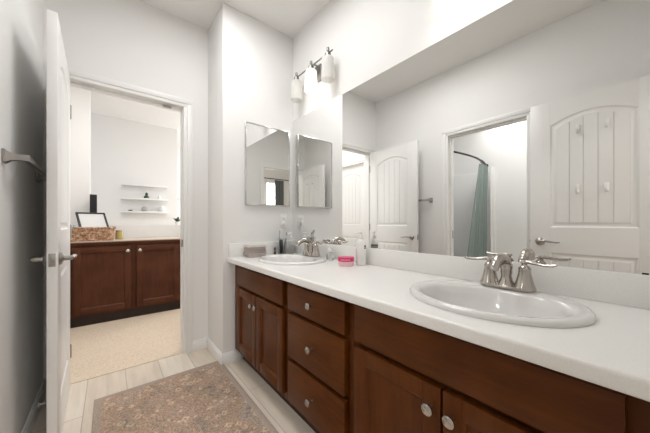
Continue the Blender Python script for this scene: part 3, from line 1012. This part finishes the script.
jar = thing('cream_jar', 'round pale pink cream jar with a magenta lid', 'jar', (1.130, 1.185, ZC + 0.0004))
MB().lathe([(0, 0), (0.044, 0), (0.047, 0.003), (0.048, 0.008), (0.048, 0.030), (0, 0.030)], (0, 0, 0), 'z', 40).build('jar_body', M['pale_pink'], jar)
MB().lathe([(0, 0.028), (0.0495, 0.028), (0.050, 0.030), (0.050, 0.050), (0.048, 0.053), (0, 0.0535)], (0, 0, 0), 'z', 40).build('lid', M['pink'], jar)
mb = MB()
for k in range(7):
    a = R(188) + k * R(10)
    arc_band(mb, 0.0503, 1, 1, a, a + R(6), 0.036, 0.042, 2)
mb.build('printed_mark', mat('pale_print', (0.8, 0.55, 0.6), 0.5), jar)
br = thing('makeup_brush', 'short dark brush standing by the side splash near the outlet', 'brush', (1.075, 1.988, ZC + 0.0004))
MB().lathe([(0, 0), (0.010, 0), (0.010, 0.012), (0.006, 0.020), (0.005, 0.032), (0, 0.032)], (0, 0, 0), 'z', 14).build('brush_handle', M['brown'], br)
MB().lathe([(0, 0.031), (0.006, 0.031), (0.009, 0.043), (0.007, 0.055), (0, 0.058)], (0, 0, 0), 'z', 14).build('bristles', M['grey_print'], br)

# ------------------------------------------------------------------ rug
rg = thing('area_rug', 'distressed brown and rust patterned rug on the tile floor', 'rug', (0.298, 1.46, 0.0))
MB().box(-0.335, -0.62, 0.001, 0.335, 0.62, 0.009, 0.003).build('pile', M['rug'], rg)
mb = MB()
for a in ((-0.37, -0.655, -0.333, 0.655), (0.333, -0.655, 0.37, 0.655), (-0.335, -0.655, 0.335, -0.618), (-0.335, 0.618, 0.335, 0.655)):
    mb.box(a[0], a[1], 0.0005, a[2], a[3], 0.0085, 0.003)
mb.build('border', M['rug_border'], rg)

# ------------------------------------------------------------------ hall cabinet and what stands on it
CYF = 3.70
hc = thing('hall_cabinet', 'dark wood base cabinet with a beige top beyond the doorway', 'cabinet', (0, CYF, 0))
carcass(hc, -0.54, 0.705, 0.59, 0.10, 0.845, [(-0.53, 0.70, 0.10, 0.15), (-0.53, 0.70, 0.80, 0.845)], [(-0.54, -0.51), (-0.33, -0.28), (0.175, 0.25), (0.66, 0.705)], M['hall_v'], 0.012)
MB().box(-0.546, -0.012, 0.845, 0.712, 0.59, 0.868, 0.004).build('top_edge', M['hall_h'], hc)
MB().box(-0.546, -0.004, 0.868, 0.708, 0.606, 0.880, 0.003).build('worktop', M['beige_top'], hc)
for x0, x1, kx in ((-0.522, -0.320, -0.335), (-0.292, 0.188, 0.158), (0.238, 0.672, 0.268)):
    shaker(hc, 'door', x0, x1, 0.125, 0.815, -0.020, M['hall_v'], M['hall_h'], 0.058 if x1 - x0 > 0.3 else 0.045, (kx, 0.765), M['chrome'])

ZT = 0.8805
bk = thing('wicker_basket', 'shallow brown wicker basket on the hall cabinet', 'basket', (-0.175, 3.885, ZT))
mb = MB()
NX = 96


def rrect(a, b, r, n=NX):
    pts = []
    per = []
    for k in range(n):
        t_ = 2 * PI * k / n
        c_, s_ = math.cos(t_), math.sin(t_)
        p = 5.0
        d = (abs(c_) ** p + abs(s_) ** p) ** (-1 / p)
        pts.append((a * d * c_, b * d * s_))
    return pts


L = []
rows = 7
hh = 0.135
for j in range(rows * 6 + 1):
    z = hh * j / (rows * 6)
    row = min(rows - 1, j // 6)
    ph = (j % 6) / 6
    pts = rrect(0.212 + 0.012 * z / hh, 0.15 + 0.008 * z / hh, 0.03)
    ring = []
    for k, (x, y) in enumerate(pts):
        q = 1 + 0.020 * math.sin(PI * ph) * (1 if (k // 4 + row) % 2 == 0 else 0.25) * (0.22 / max(0.15, math.hypot(x, y)))
        ring.append((x * q, y * q, z + 0.0005))
    L.append(ring)
inner = [[(x * 0.94, y * 0.94, hh) for x, y in rrect(0.224, 0.158, 0.03)], [(x * 0.94, y * 0.94, 0.01) for x, y in rrect(0.212, 0.15, 0.03)]]
mb.rings(L + inner, True)
bmesh.ops.recalc_face_normals(mb.bm, faces=mb.bm.faces)
mb.build('basket_body', M['wicker'], bk, True, 80)
mb = MB()
pr = [(x * 0.98, y * 0.98, hh + 0.003) for x, y in rrect(0.226, 0.160, 0.03)]
mb.tube(pr + [pr[0], pr[1]], [0.0085 + 0.002 * (k % 3) for k in range(NX + 2)], 8, 1.0, False)
mb.build('rim', M['wicker'], bk)
# picture frame leaning in the basket
pf = thing('picture_frame', 'thin black frame with a white sheet leaning in the wicker basket', 'picture frame', (-0.100, 3.86, ZT + 0.018), R(22))
pf.rotation_euler = (R(-33), 0, R(22))
fw, fh, ft = 0.265, 0.345, 0.018
mb = MB()
for a in ((-fw / 2, 0, -fw / 2 + ft, fh), (fw / 2 - ft, 0, fw / 2, fh), (-fw / 2 + ft, 0, fw / 2 - ft, ft), (-fw / 2 + ft, fh - ft, fw / 2 - ft, fh)):
    mb.box(a[0], -0.010, a[1], a[2], 0.008, a[3], 0.002)
mb.build('frame', M['black'], pf)
MB().box(-fw / 2 + ft, -0.003, ft, fw / 2 - ft, 0.006, fh - ft).build('picture_sheet', M['paper'], pf)
sp = thing('speaker_tower', 'tall narrow black tower behind the framed sheet', 'speaker', (-0.150, 4.20, ZT))
MB().box(-0.032, -0.032, 0.012, 0.032, 0.032, 0.53, 0.004).build('tower_body', M['black'], sp)
MB().box(-0.042, -0.042, 0.0003, 0.042, 0.042, 0.012, 0.003).build('tower_foot', M['black'], sp)
MB().box(-0.027, -0.0335, 0.04, 0.027, -0.0315, 0.51).build('grille', mat('dark_mesh', (0.02, 0.02, 0.021), 0.8), sp)
yj = thing('amber_jar', 'small amber glass jar beside the wicker basket', 'jar', (0.088, 3.95, ZT))
MB().lathe([(0, 0.0004), (0.034, 0.0004), (0.037, 0.004), (0.037, 0.075), (0.030, 0.086), (0, 0.086)], (0, 0, 0), 'z', 24).build('jar_body', M['yellow_jar'], yj)
MB().lathe([(0, 0.085), (0.033, 0.085), (0.033, 0.106), (0, 0.107)], (0, 0, 0), 'z', 24).build('lid', mat('gold_lid', (0.45, 0.36, 0.18), 0.35, 0.7), yj)
bb = thing('blue_bottle', 'pale blue bottle top showing over the basket rim', 'bottle', (-0.285, 3.80, ZT + 0.012))
MB().lathe([(0, 0), (0.024, 0), (0.025, 0.004), (0.025, 0.10), (0.012, 0.118), (0, 0.118)], (0, 0, 0), 'z', 20).build('bottle_body', M['white_plastic'], bb)
MB().lathe([(0, 0.117), (0.013, 0.117), (0.013, 0.150), (0.009, 0.158), (0, 0.158)], (0, 0, 0), 'z', 16).build('cap', M['blue'], bb)

# plant on the low wall
pp = thing('potted_plant', 'small green plant in a white pot on the low wall', 'plant', (0.765, 4.36, 1.0462))
MB().lathe([(0, 0), (0.022, 0), (0.030, 0.045), (0.027, 0.045), (0.024, 0.04), (0, 0.04)], (0, 0, 0), 'z', 20).build('pot', M['white_plastic'], pp)
mb = MB()
rng = random.Random(11)
for k in range(26):
    a, el = rng.uniform(0, 2 * PI), rng.uniform(0.3, 1.4)
    ln = rng.uniform(0.035, 0.065)
    d = Vector((math.cos(a) * math.cos(el), math.sin(a) * math.cos(el), math.sin(el)))
    p0 = Vector((0, 0, 0.04))
    mb.tube([p0, p0 + d * ln * 0.5, p0 + d * ln, p0 + d * ln * 1.25], [0.002, 0.008, 0.011, 0.002], 6, 0.3)
mb.build('foliage', M['green_leaf'], pp)

# floating shelves
SHX0, SHX1, SWY = 0.145, 0.775, 5.34
for z, lab in ((1.685, 'empty top floating white shelf on the far wall'), (1.463, 'middle floating white shelf holding a dark figurine'), (1.250, 'lowest floating white shelf holding a round white vase')):
    s = thing('floating_shelf', lab, 'shelf', (0, SWY, z), 0, 'floating shelves on the far wall')
    MB().box(SHX0, -0.13, -0.014, SHX1, -0.0003, 0.0, 0.002).build('shelf_board', M['trim'], s)
    MB().box(SHX0, -0.132, -0.014, SHX1, -0.1302, 0.014, 0.0008).build('front_lip', M['white_plastic'], s)
    MB().box(SHX0 + 0.02, -0.012, -0.03, SHX1 - 0.02, -0.0003, -0.0142, 0.002).build('bracket', M['trim'], s)
o = tag(MB().lathe([(0, 0), (0.035, 0), (0.040, 0.02), (0.034, 0.05), (0.016, 0.065), (0.022, 0.085), (0.012, 0.11), (0, 0.115)], (0, 0, 0), 'z', 20).build('figurine', M['dark_green']),
        'dark green figurine on the middle floating shelf', 'figurine')
o.location = (0.475, SWY - 0.065, 1.4634)
o = tag(MB().lathe([(0, 0), (0.022, 0), (0.026, 0.02), (0.018, 0.05), (0.010, 0.07), (0, 0.072)], (0, 0, 0), 'z', 20).build('small_vase', M['white_plastic']), 'small white vase on the middle floating shelf', 'vase')
o.location = (0.655, SWY - 0.065, 1.4634)
o = tag(MB().lathe([(0, 0), (0.018, 0), (0.022, 0.018), (0.012, 0.034), (0, 0.036)], (0, 0, 0), 'z', 18, 1.5, 1.0).build('trinket', M['brown']), 'low brown trinket at one end of the lowest floating shelf', 'trinket')
o.location = (0.26, SWY - 0.065, 1.2504)
o = tag(MB().ball((0, 0, 0.048), 0.05, 1, 1, 0.96).lathe([(0, 0), (0.028, 0), (0.028, 0.006), (0, 0.006)], (0, 0, 0), 'z', 20).build('round_ornament', M['grey_glaze']), 'round grey ornament at the middle of the lowest floating shelf', 'ornament')
o.location = (0.45, SWY - 0.065, 1.2504)
o = tag(MB().lathe([(0, 0), (0.030, 0), (0.052, 0.03), (0.062, 0.06), (0.052, 0.095), (0.026, 0.112), (0.022, 0.112), (0.02, 0.10), (0, 0.10)], (0, 0, 0), 'z', 24).build('round_vase', M['white_plastic']), 'round white vase at one end of the lowest floating shelf', 'vase')
o.location = (0.69, SWY - 0.068, 1.2504)

# ------------------------------------------------------------------ shower room
tubo = thing('bathtub', 'white bathtub in the shower room', 'bathtub', (SX, 1.64, 0))
mb = MB()


def rr(x0, y0, x1, y1, z, r, n=6):
    P = []
    for cx, cy, a in ((x1 - r, y1 - r, 0), (x0 + r, y1 - r, 90), (x0 + r, y0 + r, 180), (x1 - r, y0 + r, 270)):
        for k in range(n + 1):
            an = R(a + 90 * k / n)
            P.append((cx + r * math.cos(an), cy + r * math.sin(an), z))
    return P


tx, ty = 1.524, 0.775
mb.rings([rr(0.002, 0, tx, ty, 0.0, 0.01), rr(0.002, 0, tx, ty, 0.49, 0.01), rr(0.006, 0.004, tx - 0.004, ty, 0.50, 0.012), rr(0.09, 0.07, tx - 0.08, ty - 0.06, 0.50, 0.12),
          rr(0.11, 0.09, tx - 0.11, ty - 0.08, 0.40, 0.12), rr(0.20, 0.13, tx - 0.18, ty - 0.12, 0.12, 0.10)], True)
bmesh.ops.recalc_face_normals(mb.bm, faces=mb.bm.faces)
mb.build('tub_shell', M['porcelain'], tubo)
MB().box(0.0005, -0.17, 0.50, 0.012, 0.777, 1.86, 0.003).box(0.012, 0.765, 0.50, tx, 0.777, 1.86, 0.003).build('surround_panel', M['surround'], tubo)

rod = thing('curtain_rod', 'dark curved shower curtain rod in the shower room', 'curtain rod', (0, 0, 1.955))
ys = lambda x: 1.61 - 0.115 * math.sin(PI * (x - SX) / (XL - T - SX))
xs = [SX + 0.004 + (XL - T - SX - 0.008) * k / 30 for k in range(31)]
MB().tube([(x, ys(x), 0) for x in xs], 0.0125, 12).build('rod_tube', M['bronze'], rod)
MB().lathe([(0, 0.0004), (0.035, 0.0004), (0.034, 0.008), (0.018, 0.022), (0.016, 0.035), (0, 0.035)], (SX, 1.612, 0), 'x', 20).build('end_flange', M['bronze'], rod)
MB().lathe([(0, 0.0004), (0.035, 0.0004), (0.034, 0.008), (0.018, 0.022), (0.016, 0.035), (0, 0.035)], (XL - T, 1.612, 0), '-x', 20).build('end_flange', M['bronze'], rod)


def cloth(name, label, cat, m_, top0, top1, bot0, bot1, yoff, zt, zb, folds, amp, group=None):
    NXc, NZ = 90, 24
    L = []
    for j in range(NZ + 1):
        t_ = j / NZ
        z = zt + (zb - zt) * t_
        a = top0 + (bot0 - top0) * t_
        b_ = top1 + (bot1 - top1) * t_
        row = []
        for k in range(NXc + 1):
            u_ = k / NXc
            x = a + (b_ - a) * u_
            am = amp * (0.55 + 0.45 * t_)
            y = yoff(x, t_) + am * math.sin(2 * PI * folds * u_ + 0.6 * math.sin(3 * t_)) + 0.3 * am * math.sin(2 * PI * folds * 2.3 * u_ + 1.0)
            row.append((x, y, z))
        L.append(row)
    back = [[(x, y + 0.0025, z) for x, y, z in row] for row in L]
    mb = MB()
    loops = [r_ + b2[::-1] for r_, b2 in zip(L, back)]
    mb.rings(loops)
    bmesh.ops.recalc_face_normals(mb.bm, faces=mb.bm.faces)
    o = mb.build(name, m_, None, True, 80)
    if label:
        tag(o, label, cat, group)
    return o


sc = thing('shower_curtain', 'sage green shower curtain gathered at the far end of the rod', 'shower curtain', (0, 0, 0))
c1 = cloth('curtain_cloth', None, None, M['curtain'], -1.53, -1.80, -1.00, -1.72, lambda x, t_: 1.535 - 0.02 * t_, 1.915, 0.22, 6, 0.022)
c1.parent = sc
for k in range(6):
    mb = MB()
    x = -1.55 - k * 0.046
    y = ys(x)
    mb.tube([(x, y + 0.017 * math.cos(a_), 1.955 - 0.006 + 0.024 * math.sin(a_)) for a_ in [2 * PI * q / 14 for q in range(15)]], 0.002, 6)
    mb.build('curtain_ring', M['bronze'], sc)['label'] = 'dark ring over the rod'
cl2 = cloth('shower_liner', 'white shower liner hanging beside the green curtain', 'shower liner', M['liner'], -1.80, -1.93, -1.80, -1.955, lambda x, t_: 1.49 - 0.03 * t_, 1.915, 0.25, 4, 0.02)

# ------------------------------------------------------------------ bedroom drape
dr = thing('window_curtain', 'dark grey curtain beside the bedroom window in the cabinet mirror', 'curtain', (0, 0, 0))
d1 = cloth('curtain_cloth', None, None, M['drape'], -1.20, -1.50, -1.20, -1.50, lambda x, t_: -2.93, 2.33, 0.05, 5, 0.022)
d1.parent = dr
MB().tube([(-2.0, -2.935, 2.36), (-0.75, -2.935, 2.36)], 0.012, 12).tube([(-0.80, -2.935, 2.36), (-0.80, -2.999, 2.36)], 0.008, 8).build('curtain_rod', M['bronze'], dr)
